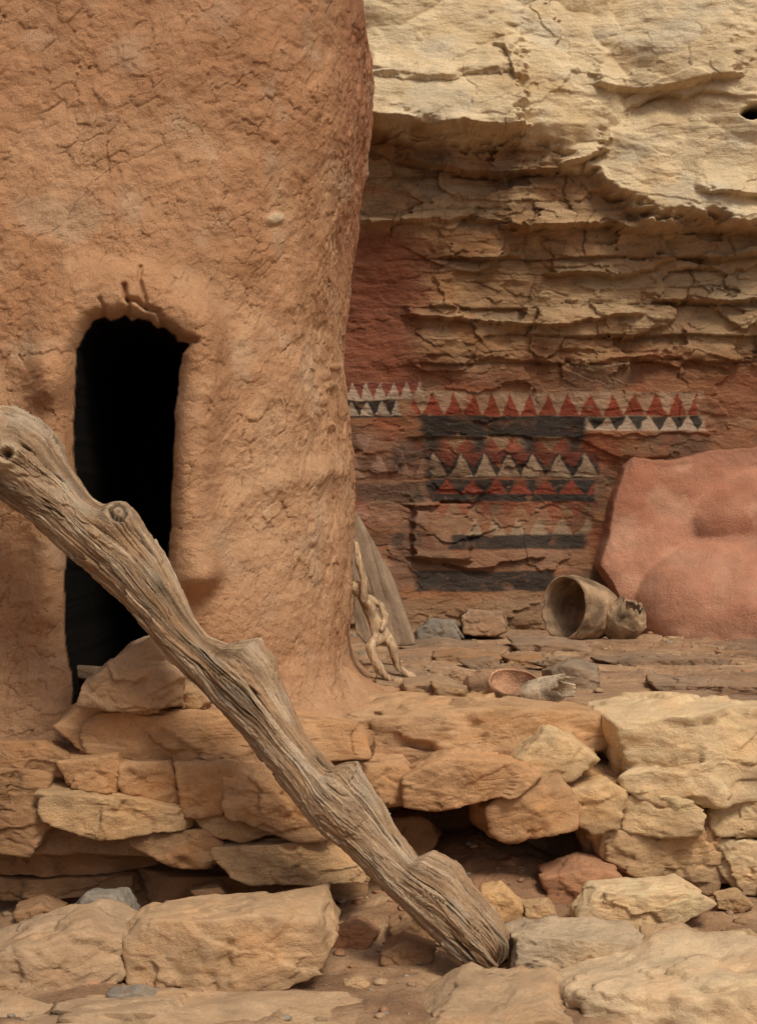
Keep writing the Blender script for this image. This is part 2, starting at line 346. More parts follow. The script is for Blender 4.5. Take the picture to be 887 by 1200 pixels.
for (pu_,pv_,r_) in [(384,440,9),(392,452,7),(378,470,8),(390,500,8),(396,430,6),(300,135,8),(255,240,9)]:
    disp+=.008*np.exp(-(((u-pu_)/r_)**2+((v-pv_)/(r_*.7))**2)**2)*fr
PX2=PX+gxn*disp;PY2=PY+gyn*disp
door=[(98,386),(106,375),(118,370),(124,374),(134,372),(142,368),(150,376),(156,372),(170,374),(178,384),(186,383),(195,392),(200,400),(207,403),(201,412),(199,450),(195,500),(193,560),(192,620),(188,680),(176,740),(167,790),(165,840),(84,840),(82,790),(74,740),(73,680),(79,620),(85,560),(86,480),(89,410)]
doorw=[((a-443.5)/2000*5.12,H-(b-600)/2000*5.12) for a,b in door]
sel=fr&(u<420)&(PX<-.3)
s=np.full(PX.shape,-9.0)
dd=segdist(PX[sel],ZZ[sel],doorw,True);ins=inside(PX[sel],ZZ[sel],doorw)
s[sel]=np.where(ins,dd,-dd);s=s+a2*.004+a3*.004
push=np.where(s<0,.065*np.clip((s+.042)/.042,0,1)**2.4,.065+1.0*np.clip(s/.030,0,1)**1.1)
PY2=PY2+push*fr
tp=sm(2.95,3.3,ZZ);PX2=cx+(PX2-cx)*(1-.5*tp);PY2=cy+(PY2-cy)*(1-.5*tp)
C=np.zeros(PX.shape+(3,))+np.array([.455,.258,.142])
C=mixc(C,(.39,.207,.108),sm(-.2,.5,a1+.3*a2));C=mixc(C,(.52,.325,.19),sm(0,.6,-a2+.2*a3)*.6)
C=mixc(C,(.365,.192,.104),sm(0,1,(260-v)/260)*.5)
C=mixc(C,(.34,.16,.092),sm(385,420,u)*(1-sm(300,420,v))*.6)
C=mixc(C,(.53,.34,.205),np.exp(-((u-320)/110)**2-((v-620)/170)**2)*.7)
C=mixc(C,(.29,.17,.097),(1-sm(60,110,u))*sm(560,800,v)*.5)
C=mixc(C,(.48,.37,.26),np.clip(sm(.2,.7,fbm(arc*5,ZZ*5,77,4)),0,1)*.35)
C=mixc(C,(.47,.29,.17),sm(770,815,v)*.6)
C=mixc(C,(.54,.42,.28),peb)
C*=(1-.25*(1-sm(0,.06,ed))*gate-.25*(1-sm(0,.02,G2-G1))*crm)[...,None]
C=mixc(C,(.006,.005,.004),sm(-.0090,-.0050,s)*fr)  # doorway recess painted near black: unlit interior put into the vertex colour
nz,nx_=PX.shape
verts=np.stack([PX2,PY2,ZZ],-1).reshape(-1,3);faces=gridfaces(nz,nx_,True)
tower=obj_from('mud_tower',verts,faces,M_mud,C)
center(tower,(cx,cy,.5))
tag(tower,'rounded tan mud-plastered tower with a narrow dark doorway','mud house')
th=np.linspace(0,2*math.pi,60,endpoint=False);rr=np.linspace(0,1,12)
TH,RR=np.meshgrid(th,rr)
rx=cx+.72*RR*np.cos(TH);ry=cy+.02*2.7+.68*RR*np.sin(TH);rz=3.27+.18*(1-RR**2)
roof=obj_from('roof',np.stack([rx,ry,rz],-1),gridfaces(12,60,True),M_mud,np.array([.38,.21,.11]));
roof.parent=tower;roof.location=(-cx,-cy,-.5)

# ---------------- ROCKS ----------------
ico={}
def icos(l):
    if l not in ico:
        bm=bmesh.new();bmesh.ops.create_icosphere(bm,subdivisions=l,radius=1)
        ico[l]=(np.array([p.co[:] for p in bm.verts]),np.array([[q.index for q in f.verts] for f in bm.faces]));bm.free()
    return ico[l]
def hull(p):
    p=sorted(map(tuple,p))
    def half(p):
        r=[]
        for q in p:
            while len(r)>1 and (r[-1][0]-r[-2][0])*(q[1]-r[-2][1])-(r[-1][1]-r[-2][1])*(q[0]-r[-2][0])<=0:r.pop()
            r.append(q)
        return r
    a=half(p);b=half(p[::-1]);return a[:-1]+b[:-1]
cnt=[0]
def rockgeo(polyw,yc,dep,seed,lv,pw=22,rough=1.0,cuts=10,infl=1.0):
    r=np.random.RandomState(seed)
    hp=hull(polyw);P=np.array(hp);c=P.mean(0)*.5+(P.max(0)+P.min(0))*.25
    P=c+(P-c)*infl
    N=[];Hh=[]
    for i in range(len(P)):
        a=P[i];b=P[(i+1)%len(P)];e=b-a;L=np.hypot(*e)
        if L<1e-5:continue
        n=np.array([e[1],-e[0]])/L;h=max(n@(a-c),.012)
        ny=r.uniform(-.16,.10);nv=np.array([n[0],ny,n[1]]);k=np.linalg.norm(nv);N.append(nv/k);Hh.append(h/k*1.0)
    hd=dep/2
    for sgn in (-1,1):
        for k in range(3 if sgn<0 else 1):
            nv=np.array([r.uniform(-.35,.35),sgn,r.uniform(-.15,.30)]);nv/=np.linalg.norm(nv);N.append(nv);Hh.append(hd*r.uniform(.85,1.0))
    ext=(P.max(0)-P.min(0))/2
    for k in range(cuts):
        nv=r.randn(3);nv[1]=-abs(nv[1])*1.0;nv/=np.linalg.norm(nv)
        sup=max(nv[0]*(p[0]-c[0])+nv[2]*(p[1]-c[1]) for p in P)+abs(nv[1])*hd
        N.append(nv);Hh.append(sup*r.uniform(.82,.94))
    N=np.array(N);Hh=np.array(Hh)
    S,F=icos(lv)
    Vv=S*np.array([ext[0],hd,ext[1]])*1.0
    D=np.maximum(Vv@N.T,0)/Hh
    t=((D+1e-9)**pw).sum(1)**(-1/pw)
    Q=Vv*t[:,None];sz=float(np.mean([ext[0],hd,ext[1]]))
    o=seed*3.7
    nrm=Q/np.linalg.norm(Q,axis=1)[:,None]
    x,y,z=Q.T
    f=2.2/max(sz,.03)*.35
    d=fbm(x*f+o,y*f,z*f*1.2,3)*.04*sz+fbm(x*f*3+o,y*f*3,z*f*4,4)*.022*sz+fbm(x*34+o,y*34,z*50,3)*.0020
    g=fbm(x*9+o,y*9,z*9+3,3)
    fl,fe=plates((x+z*.3)*f*1.5+o+g*.15,(z+y*.6)*f*2.2+g*.15,seed%97,.9)
    d+=fl*.095*sz-.012*sz*np.exp(-fe/.03)*(g>0.05)
    fl2,fe2=plates((x-z*.2)*f*4+o+g*.25,(z-y*.6)*f*6+g*.25,seed%89,.9)
    d+=fl2*.028*sz
    chip=fbm(x*f*2.2-o,y*f*2.2,z*f*2.2,2);d-=sm(.35,.45,chip)*.06*sz
    Q=Q+nrm*(d*rough)[:,None]
    return Q,F,c
def rock(name,poly,d,dep,colr,label,cat='stone',group=None,lv=5,pw=22,rough=1.,cuts=9,seed=None,mat=None,infl=1.0):
    cnt[0]+=1;seed=seed or cnt[0]*13+5
    pw_=[W(a,b,d) for a,b in poly];pw2=[(p[0],p[2]) for p in pw_]
    Q,F,c=rockgeo(pw2,d,dep,seed,lv,pw,rough,cuts,infl)
    base=np.array(colr);o=seed*1.3
    n=fbm(Q[:,0]*5+o,Q[:,1]*5,Q[:,2]*8,4);n2=fbm(Q[:,0]*16+o,Q[:,1]*16,Q[:,2]*22,4)
    C=np.tile(base,(len(Q),1))
    C=C*(1+.18*n+.10*n2)[:,None]
    C=mixc(C,base*np.array([.98,.80,.62]),np.clip(sm(.0,.8,n+.3*n2),0,1)*.4)
    C=mixc(C,base*.62,np.clip(sm(.25,.6,-n+.3*n2),0,1)*.5)
    C=mixc(C,np.minimum(base*1.25,.7),np.clip(sm(.3,.6,n2-.2*n),0,1)*.35)
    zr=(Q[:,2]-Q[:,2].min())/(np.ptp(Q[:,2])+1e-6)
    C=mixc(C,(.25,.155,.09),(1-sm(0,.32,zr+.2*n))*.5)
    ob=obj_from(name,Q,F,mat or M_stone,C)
    ob.location=(float(c[0]),float(d),float(c[1]))
    tag(ob,label,cat,group);return ob
TAN=(.49,.33,.185);OR=(.50,.305,.165);LT=(.67,.505,.31);BR=(.34,.21,.118);GY=(.27,.24,.20);RDk=(.41,.225,.13)
g1='stacked stones of the rocky ledge'
L=[([(76,838),(98,826),(250,828),(410,848),(415,886),(300,893),(200,886),(110,872)],5.1,.42,OR,'long flat orange sandstone slab below the doorway'),
([(-60,868),(60,868),(80,880),(72,905),(-60,905)],5.08,.35,BR,'brown weathered stone at the foot of the mud wall'),
([(-60,890),(40,893),(74,905),(64,936),(-60,938)],5.02,.3,BR,'dull brown wedge-shaped stone in the ledge'),
([(72,888),(142,880),(152,902),(142,926),(82,918)],5.0,.26,OR,'small squarish orange stone under the slab'),
([(58,917),(142,922),(222,942),(222,964),(135,972),(70,950)],4.97,.3,TAN,'wide tan stone with a pointed lower edge'),
([(150,888),(206,890),(216,940),(150,925)],5.0,.24,OR,'blocky orange stone between cracks'),
([(207,890),(276,890),(276,915),(260,946),(216,942)],4.98,.26,OR,'orange brick-like stone with rounded corners'),
([(268,888),(340,896),(408,930),(395,968),(340,972),(270,948)],4.96,.3,OR,'large sloping orange stone behind the log'),
([(228,950),(280,944),(328,970),(290,982),(240,967)],4.98,.22,TAN,'thin flat tan wedge stone'),
([(-60,936),(58,936),(72,955),(50,988),(-60,990)],5.04,.3,BR,'dark brown stone low in the ledge'),
([(155,972),(250,964),(263,990),(250,1012),(215,1014),(170,992)],5.0,.28,BR,'pointed brown stone jutting from under the ledge'),
([(260,984),(370,972),(428,1008),(430,1026),(330,1028),(260,1012)],4.98,.32,TAN,'flat tan slab lying at the bottom of the ledge'),
([(-60,985),(60,985),(170,995),(190,1012),(60,1020),(-60,1016)],5.12,.24,BR,'thin brown layered rock sheet under the ledge'),
([(-60,1016),(150,1018),(160,1040),(-60,1052)],5.14,.26,BR,'low dark brown rock sheet on the earth'),
([(180,1012),(300,1022),(420,1028),(420,1052),(200,1050)],5.2,.2,BR,'shaded brown rock layer at ground level'),
([(388,866),(400,834),(520,822),(692,832),(704,868),(640,900),(560,905),(440,893)],5.5,.60,(.50,.325,.185),'broad smooth tan slab forming the ledge top'),
([(408,888),(470,888),(482,905),(478,936),(432,940)],5.2,.3,OR,'squat orange stone beside the leaning log'),
([(478,902),(520,880),(592,888),(626,905),(595,930),(520,943),(478,938)],5.2,.36,OR,'orange overhanging slab above a dark hollow'),
([(563,942),(590,915),(642,905),(672,945),(668,968),(600,983),(570,972)],5.22,.3,OR,'orange corner stone hanging over the hollow'),
([(640,905),(700,895),(740,905),(735,925),(660,925)],5.4,.3,TAN,'flat tan stone wedged in the ledge'),
([(708,835),(800,824),(960,835),(960,926),(780,926),(722,897)],5.4,.5,LT,'massive pale sandstone block with sharp edges'),
([(643,917),(700,910),(728,924),(723,957),(690,967),(650,947)],5.3,.3,(.58,.41,.235),'rounded tan stone in the stacked wall'),
([(722,925),(800,924),(814,935),(812,962),(760,968),(725,962)],5.3,.3,LT,'pale brick-shaped stone in the stacked wall'),
([(826,930),(960,928),(960,972),(828,970)],5.32,.3,LT,'pale squared stone in the stacked wall'),
([(685,965),(760,967),(822,970),(838,1010),(832,1032),(760,1032),(700,1002)],5.36,.34,(.53,.365,.21),'broad tan stone at the foot of the wall'),
([(828,974),(960,974),(960,1038),(852,1034),(830,1002)],5.34,.34,LT,'pale angular stone at the foot of the wall'),
([(455,955),(495,955),(515,978),(495,1008),(452,1005)],5.4,.2,BR,'shaded brown stone inside the hollow'),
([(530,995),(570,985),(600,998),(580,1015),(535,1014)],5.5,.2,BR,'small dirt-covered stone inside the hollow'),
]
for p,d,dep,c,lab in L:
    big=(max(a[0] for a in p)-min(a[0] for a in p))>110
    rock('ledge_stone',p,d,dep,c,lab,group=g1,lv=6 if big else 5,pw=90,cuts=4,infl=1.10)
g2='loose rocks lying on the ground'
L=[([(98,822),(104,798),(152,758),(178,746),(216,784),(214,826),(170,834),(112,828)],4.98,.26,(.44,.30,.19),'angular grey-tan rock leaning in front of the doorway'),
([(205,828),(208,796),(232,788),(247,822),(236,830)],5.0,.12,(.42,.29,.175),'small tan rock beside the doorway'),
([(598,884),(636,851),(672,862),(698,886),(662,908),(620,906)],5.25,.22,(.58,.42,.245),'tan wedge-shaped rock resting on the ledge'),
([(633,1022),(680,1007),(720,1018),(729,1040),(692,1058),(640,1052)],5.18,.2,RDk,'rounded reddish rock on the dirt'),
([(670,1064),(700,1040),(800,1038),(832,1056),(765,1090),(672,1087)],4.92,.24,LT,'pale flat-topped rock with layered side'),
([(601,1097),(630,1087),(742,1092),(758,1110),(750,1130),(640,1156),(604,1152)],4.42,.22,(.50,.39,.265),'flat grey-tan rock beside the foot of the log'),
([(754,1096),(800,1088),(830,1104),(816,1122),(757,1127)],4.62,.16,(.48,.335,.2),'small tan rock among the loose rocks'),
([(655,1155),(740,1130),(980,1122),(980,1260),(720,1260),(675,1200)],4.18,.5,(.62,.47,.305),'large smooth pale rock half sunk in the ground'),
([(563,1042),(590,1037),(612,1060),(606,1080),(580,1080)],4.95,.12,(.58,.375,.19),'small orange rock behind the log'),
([(152,1095),(175,1072),(260,1066),(340,1054),(376,1060),(391,1100),(381,1122),(312,1152),(240,1166),(160,1157)],4.42,.36,(.51,.35,.21),'big rounded tan boulder lying on the ground'),
([(-60,1125),(50,1085),(112,1074),(150,1084),(157,1130),(140,1156),(90,1172),(-60,1180)],4.42,.36,(.43,.305,.195),'low brown boulder lying on the ground'),
([(88,1066),(104,1046),(140,1045),(160,1075),(150,1086),(95,1080)],4.8,.16,GY,'small dark grey rock behind the boulders'),
([(448,1112),(474,1096),(512,1108),(495,1134),(450,1134)],4.6,.16,BR,'small brown rock in the shade of the log'),
([(128,1162),(160,1158),(188,1166),(180,1177),(140,1177)],4.22,.1,GY,'small flat grey rock on the ground'),
([(470,1205),(530,1168),(640,1162),(700,1195),(700,1250),(480,1250)],4.1,.4,(.45,.315,.195),'flat brown rock sunk in the ground'),
([(-60,1200),(60,1180),(240,1178),(420,1196),(440,1260),(-60,1260)],4.08,.4,(.47,.33,.205),'broad flat tan rock level with the ground'),
([(455,1080),(490,1068),(520,1082),(510,1100),(465,1102)],4.8,.14,BR,'small brown rock near the hollow'),
([(380,1092),(420,1076),(445,1092),(430,1112),(390,1110)],4.75,.14,RDk,'low reddish rock half buried in dirt'),
([(855,1098),(880,1094),(900,1112),(880,1122),(858,1120)],4.65,.12,TAN,'small tan rock on the dirt'),
([(487,740),(505,726),(532,728),(542,748),(520,757),(490,755)],7.9,.2,GY,'rounded grey rock at the foot of the cliff'),
([(540,722),(548,715),(590,716),(594,740),(580,746),(541,744)],8.0,.2,(.36,.24,.155),'brick-like brown rock at the foot of the cliff'),
([(640,785),(665,775),(700,785),(702,808),(660,810),(642,805)],6.0,.2,(.30,.23,.165),'grey-brown rock on the ledge'),
([(508,770),(545,764),(588,768),(585,782),(515,784)],6.9,.25,BR,'thin flat brown rock on the ledge'),
([(470,800),(520,795),(545,806),(530,822),(480,818)],5.9,.25,(.36,.25,.16),'flat brown rock by the carved figure'),
([(440,790),(500,792),(505,806),(450,808)],6.15,.3,(.33,.23,.15),'low flat rock under the carved figure'),
([(590,770),(630,768),(640,780),(600,784)],6.8,.2,BR,'thin brown rock flake on the ledge'),
([(505,800),(545,806),(548,822),(515,822)],5.7,.2,(.40,.27,.16),'small tan rock beside the clay pots'),
([(470,756),(520,752),(560,757),(555,766),(480,768)],7.6,.25,(.30,.21,.14),'thin dark rock sheet on the ledge'),
([(495,784),(530,780),(560,786),(550,796),(500,797)],6.3,.2,(.38,.27,.18),'flat tan rock flake behind the pots'),
([(540,776),(575,770),(590,782),(560,790)],6.6,.15,(.26,.19,.135),'small dark broken rock on the ledge'),
([(620,776),(650,770),(672,778),(650,786)],6.5,.15,(.36,.26,.175),'small flat rock flake near the bowls'),
([(700,772),(780,768),(850,772),(840,784),(720,786)],6.8,.3,(.29,.205,.14),'long thin rock sheet on the ledge'),
([(760,800),(840,796),(900,802),(890,812),(780,812)],5.95,.25,(.33,.23,.155),'long flat brown rock sheet on the ledge'),
([(600,752),(650,750),(690,756),(660,764),(610,763)],7.5,.25,(.33,.23,.155),'low flat rock before the gourd bowl'),
([(612,1058),(640,1055),(652,1070),(630,1078),(615,1074)],4.98,.1,TAN,'small tan chip of rock on the dirt'),
([(575,1010),(600,1004),(615,1018),(595,1030),(578,1026)],5.35,.1,RDk,'small reddish rock in the dirt hollow'),
([(838,1050),(865,1046),(880,1058),(862,1068),(840,1064)],5.1,.1,TAN,'small pale rock before the ledge wall'),
([(225,1040),(258,1036),(270,1050),(240,1056)],4.98,.1,BR,'small brown rock below the ledge'),
([(330,1040),(360,1034),(380,1048),(350,1058)],4.98,.1,TAN,'small tan rock below the ledge'),
([(20,1062),(50,1054),(75,1066),(55,1080),(25,1078)],4.95,.14,BR,'small brown rock behind the boulder'),
([(400,1150),(425,1146),(440,1158),(415,1166)],4.35,.08,TAN,'small tan rock on the dirt'),
]
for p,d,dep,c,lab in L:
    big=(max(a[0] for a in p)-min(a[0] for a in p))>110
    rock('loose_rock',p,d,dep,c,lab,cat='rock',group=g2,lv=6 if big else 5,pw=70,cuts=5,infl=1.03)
for i,(p,d,dep) in enumerate([([(-80,875),(440,870),(425,940),(430,985),(-80,985)],5.12,.46),([(640,905),(990,905),(990,1030),(705,1030),(665,965)],5.45,.46),([(415,870),(690,870),(680,915),(430,925)],5.45,.5)]):
    o=rock('earth_bank',p,d,dep,(.38,.235,.135),'packed brown earth filling between the ledge stones','earth bank',group='packed earth between ledge stones',lv=6,pw=30,mat=M_dirt)
# gravel
Vs_,Fs_,Cs_=[],[],[];S2,F2_=icos(2);off_=0
r=np.random.RandomState(5)
for k in range(1900):
    if k<1400: x=r.uniform(-1.2,1.3);y=r.uniform(4.0,5.6)
    else: x=r.uniform(-.2,1.9);y=r.uniform(5.5,8.4)
    z,s_=gz(np.array([x]),np.array([y]))
    if .02<s_[0]<.98: continue
    a=.0022+.015*r.rand()**5
    Q=S2*np.array([a*r.uniform(.8,1.7),a*r.uniform(.8,1.4),a*r.uniform(.4,.8)])*(1+.25*r.randn(len(S2),1)*.5)
    an=r.rand()*6;Q=np.stack([Q[:,0]*math.cos(an)-Q[:,1]*math.sin(an),Q[:,0]*math.sin(an)+Q[:,1]*math.cos(an),Q[:,2]],1)
    Vs_.append(Q+np.array([x,y,z[0]+a*.2]));Fs_.append(F2_+off_);off_+=len(S2)
    cc=[(.42,.29,.175),(.30,.2,.125),(.33,.29,.23),(.38,.21,.12)][r.randint(4)];Cs_.append(np.tile(cc,(len(S2),1))*r.uniform(.8,1.2))
gr=obj_from('gravel',np.concatenate(Vs_),np.concatenate(Fs_),M_stone,np.concatenate(Cs_));gr['kind']='stuff';tag(gr,'scattered small pebbles and rock chips on the earth','gravel')

# ---------------- RED CLAY MOUND ----------------
xa=np.arange(1.0,2.6,.006);za=np.arange(.5,1.62,.006);MX,MZ=np.meshgrid(xa,za)
mu_=MX/8.35*2000+443.5;mv=600-(MZ-H)/8.35*2000
outl=[(704,664),(716,622),(728,575),(736,546),(750,534),(790,538),(830,529),(880,520),(1100,516),(1100,800),(742,800),(752,745),(722,692)]
na=fbm(MX*5,MZ*5,3,4);nb=fbm(MX*1.8,MZ*1.8,33,3)
dd=segdist(mu_,mv,outl,True)*np.where(inside(mu_,mv,outl),1,-1)+na*3
topb=sm(800,880,mu_)*(1-sm(560,600,mv))       # upper right melts into the wall
thk=-.10+(.115-.03*topb+.09*sm(540,720,mv))*sm(-4,3,dd)+nb*.012*sm(0,30,dd)+.012*sm(0,20,dd)
def dome(c0,c1,ra,rb,h,rot=0,pw=.62):
    a=(mu_-c0);b=(mv-c1);c_,s_=math.cos(rot),math.sin(rot)
    x_=(a*c_+b*s_)/ra;y_=(-a*s_+b*c_)/rb;q_=np.clip(1-x_**2-y_**2,0,1);return h*q_**pw
low=dome(886,724,140,96,.38,.10,.62)
up=dome(945,602,128,62,.20,-.12,.85)
thk=thk+np.where(dd>-3,np.maximum(low,up)+.2*np.minimum(low,up),0)
thk+=na*.006+fbm(MX*18,MZ*18,5,3)*.0035
thk+=.08*sm(735,775,mv+na*12)*sm(-20,20,dd)
sm_=thk.copy()
for it in range(10):
    t2=sm_.copy();t2[1:-1,1:-1]=(sm_[1:-1,1:-1]*2+sm_[:-2,1:-1]+sm_[2:,1:-1]+sm_[1:-1,:-2]+sm_[1:-1,2:])/6;sm_=t2
wgt=sm(6,25,dd);thk=thk*(1-wgt)+sm_*wgt
C=np.zeros(MX.shape+(3,))+np.array([.48,.245,.16]);C=mixc(C,(.39,.175,.11),sm(-.1,.5,nb+na*.3));C=mixc(C,(.54,.325,.225),sm(.0,.6,-na)*.55)
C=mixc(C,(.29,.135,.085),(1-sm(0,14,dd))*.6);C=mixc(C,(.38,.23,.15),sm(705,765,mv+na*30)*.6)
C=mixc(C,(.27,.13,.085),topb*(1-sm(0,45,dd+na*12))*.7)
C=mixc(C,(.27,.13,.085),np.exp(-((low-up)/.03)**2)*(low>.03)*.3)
C=mixc(C,(.36,.2,.135),sm(.2,.6,fbm(MX*6,MZ*9,15,4))*.45)
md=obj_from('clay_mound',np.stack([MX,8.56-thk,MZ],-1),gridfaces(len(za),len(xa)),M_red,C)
tag(md,'smooth bulging red clay altar built against the cliff','clay altar')

# ---------------- LOG ----------------
Tp=np.array([(-140,425),(-80,452),(-20,476),(8,481),(30,482),(52,493),(68,512),(78,540),(92,562),(110,585),(126,595),(150,592),(164,606),(176,628),(196,658),(212,692),(226,722),(244,746),(268,757),(303,751),(318,770),(328,800),(342,832),(356,858),(374,880),(390,898),(404,893),(417,891),(428,910),(444,934),(458,962),(474,984),(490,1005),(508,998),(538,1014),(552,1036),(570,1054),(586,1076),(600,1096),(607,1112)],float)
Bp=np.array([(-165,485),(-110,520),(-50,550),(-8,580),(26,604),(50,624),(84,652),(115,680),(150,715),(185,755),(212,787),(245,817),(275,852),(308,892),(340,932),(372,970),(410,1004),(445,1038),(478,1071),(505,1099),(534,1128),(562,1150)],float)
NS=1500
def smo(y,kn):
    ker=np.hanning(kn);ker/=ker.sum();h=kn//2;yp=np.pad(y,h,mode='reflect',reflect_type='odd');return np.convolve(yp,ker,'valid')
def res(A,kn):
    s_=np.concatenate([[0],np.cumsum(np.hypot(*np.diff(A,axis=0).T))]);q_=np.linspace(0,s_[-1],NS)
    return smo(np.interp(q_,s_,A[:,0]),kn),smo(np.interp(q_,s_,A[:,1]),kn)
Tu,Tv=res(Tp,9);Bu,Bv=res(Bp,55)
dl=np.linspace(4.93,4.43,NS)
TP=np.stack([(Tu-443.5)/2000*dl,dl,H-(Tv-600)/2000*dl],1);BP=np.stack([(Bu-443.5)/2000*dl,dl,H-(Bv-600)/2000*dl],1)
Cc0=(TP+BP)/2;Cc=np.stack([smo(Cc0[:,i],341) for i in range(3)],1)
ax=np.gradient(Cc,axis=0);ax/=np.linalg.norm(ax,axis=1)[:,None]
ydir=np.array([0,1.0,0]);wd=np.cross(ydir[None,:],ax);wd/=np.linalg.norm(wd,axis=1)[:,None]
wd*=np.sign(((TP-BP)*wd).sum(1).mean())
qd=np.cross(ax,wd);qd/=np.linalg.norm(qd,axis=1)[:,None]
tS=((TP-Cc[0])@ (Cc[-1]-Cc[0]));bS=((BP-Cc[0])@(Cc[-1]-Cc[0]));cS=((Cc-Cc[0])@(Cc[-1]-Cc[0]))
def height(Pt,S_):
    o=np.argsort(S_);ci=np.interp(S_,cS,np.arange(NS));ii=np.clip(ci,0,NS-1)
    cxx=np.stack([np.interp(ii,np.arange(NS),Cc[:,j]) for j in range(3)],1);ww=np.stack([np.interp(ii,np.arange(NS),wd[:,j]) for j in range(3)],1)
    h_=((Pt-cxx)*ww).sum(1);return np.interp(cS,S_[o],h_[o])
dt=smo(height(TP,tS),5);db=smo(-height(BP,bS),41)
rs_=smo((dt+db)/2,161)
arcL=np.concatenate([[0],np.cumsum(np.linalg.norm(np.diff(Cc,axis=0),axis=1))])
na_=400;an=np.linspace(0,2*math.pi,na_,endpoint=False)
AN,SL=np.meshgrid(an,arcL)
wob=fbm(np.cos(AN)*1.5,np.sin(AN)*1.5,SL*4,3)
tw=AN+.5*SL+.14*wob+.06*fbm(SL*5,0*SL,4,2)
cxx,cyy=np.cos(tw),np.sin(tw)
g1_=perlin(cxx*2.4,cyy*2.4,SL*2.2);g2_=perlin(cxx*6+3,cyy*6,SL*2.2+.3*g1_);g3_=perlin(cxx*17+g1_,cyy*17+5,SL*4)
g4_=fbm(cxx*1.6+8,cyy*1.6,SL*7,4);g5=perlin(cxx*50,cyy*50+5,SL*12);g6=fbm(cxx*9,cyy*9+5,SL*40,3)
cm=sm(-.2,.2,fbm(cxx*2,cyy*2,SL*3+9,3))
crk=sm(.90,.985,1-np.abs(g2_)*1.1)*cm
crk2=sm(.84,.98,1-np.abs(g3_)*1.3)*sm(-.1,.4,perlin(cxx*4,cyy*4,SL*8+3))
rad=1+.05*g1_+.030*g2_+.012*g3_+.05*g4_+.007*g5+.020*g6-.24*crk-.035*crk2
fA=tw/(2*math.pi)*6;pl_,pe_=plates(fA+wob*.3,SL*7+g4_*.5,301,.9);rad+=.075*pl_
pl2,_=plates(tw/(2*math.pi)*18+wob,SL*12+g6*.5,305,.9);rad+=.025*pl2
ca=np.cos(AN)
sgn_=1 if qd[:,1].mean()<0 else -1
ca2=np.cos(AN-sgn_*.35)
top_w=np.clip(np.maximum(ca,ca2),0,1)**.9;bot_w=np.clip(-ca,0,1)**1.3
R0=rs_[:,None]*(1-top_w-bot_w*(1-top_w))+dt[:,None]*top_w+db[:,None]*bot_w*(1-top_w)
rad=rad*R0
endr=arcL[-1]-SL+.025*fbm(cxx*2.5,cyy*2.5,0*SL+3,3)+.004*g3_-.006
endf=np.clip(endr/.055,0,1);rad*=np.sqrt(np.clip(1-(1-endf)**2.4,.0,1))
end0=np.clip(SL/.04,0,1);rad*=np.sqrt(np.clip(1-(1-end0)**2,0,1))
P=Cc[:,None,:]+wd[:,None,:]*(np.cos(AN)*rad)[...,None]+qd[:,None,:]*(np.sin(AN)*rad*.95)[...,None]
C=np.zeros(AN.shape+(3,))+np.array([.31,.215,.135])
C=mixc(C,(.50,.39,.27),sm(-.2,.5,g2_*.6+.5*g3_+.4*g4_)*.85);C=mixc(C,(.15,.095,.055),sm(.0,.55,-g1_-.4*g3_)*.75)
C=mixc(C,(.28,.25,.205),sm(.0,.5,g4_)*.35)
C=mixc(C,(.32,.18,.09),sm(.0,.5,fbm(cxx*2,cyy*2,SL*4+3,3))*.45)
C*=(1-.85*crk-.55*crk2)[...,None]
def ktrs(u0,v0,R_):
    du=P[...,0]/P[...,1]*2000+443.5;dv=600-(P[...,2]-H)/P[...,1]*2000
    r0=np.hypot(du-u0,dv-v0)*(1+.12*g3_);front=(P[...,1]<Cc[:,None,1]+.01)
    return r0/R_,front
kd,fk=ktrs(140,606,17)
kk_=np.where(fk,.030*np.exp(-(kd/1.15)**4)-.016*np.exp(-((kd-.5)/.16)**2)-.010*np.exp(-(kd/.18)**2),0)
P=P+np.array([.02,-.75,.6])*kk_[...,None]
C=mixc(C,(.37,.28,.19),np.where(fk,np.exp(-(kd/1.2)**4),0)*.6);C*=(1-np.where(fk,.7*np.exp(-((kd-.52)/.13)**2)+.5*np.exp(-(kd/.18)**2),0))[...,None]
kd,fk=ktrs(9,533,13)
P=P+np.array([0,-1,.1])*np.where(fk,.016*np.exp(-((kd-.8)/.35)**2)-.02*np.exp(-(kd/.4)**2),0)[...,None]
C=mixc(C,(.46,.36,.25),np.where(fk,np.exp(-((kd-.8)/.4)**2),0)*.7);C*=(1-np.where(fk,.8*np.exp(-(kd/.35)**2),0))[...,None]
log=obj_from('wooden_log',P,gridfaces(NS,na_,True),M_wood,C)
base=Cc[-1];center(log,base)
tag(log,'weathered gnarled grey-brown wooden log leaning from ground to tower','log')
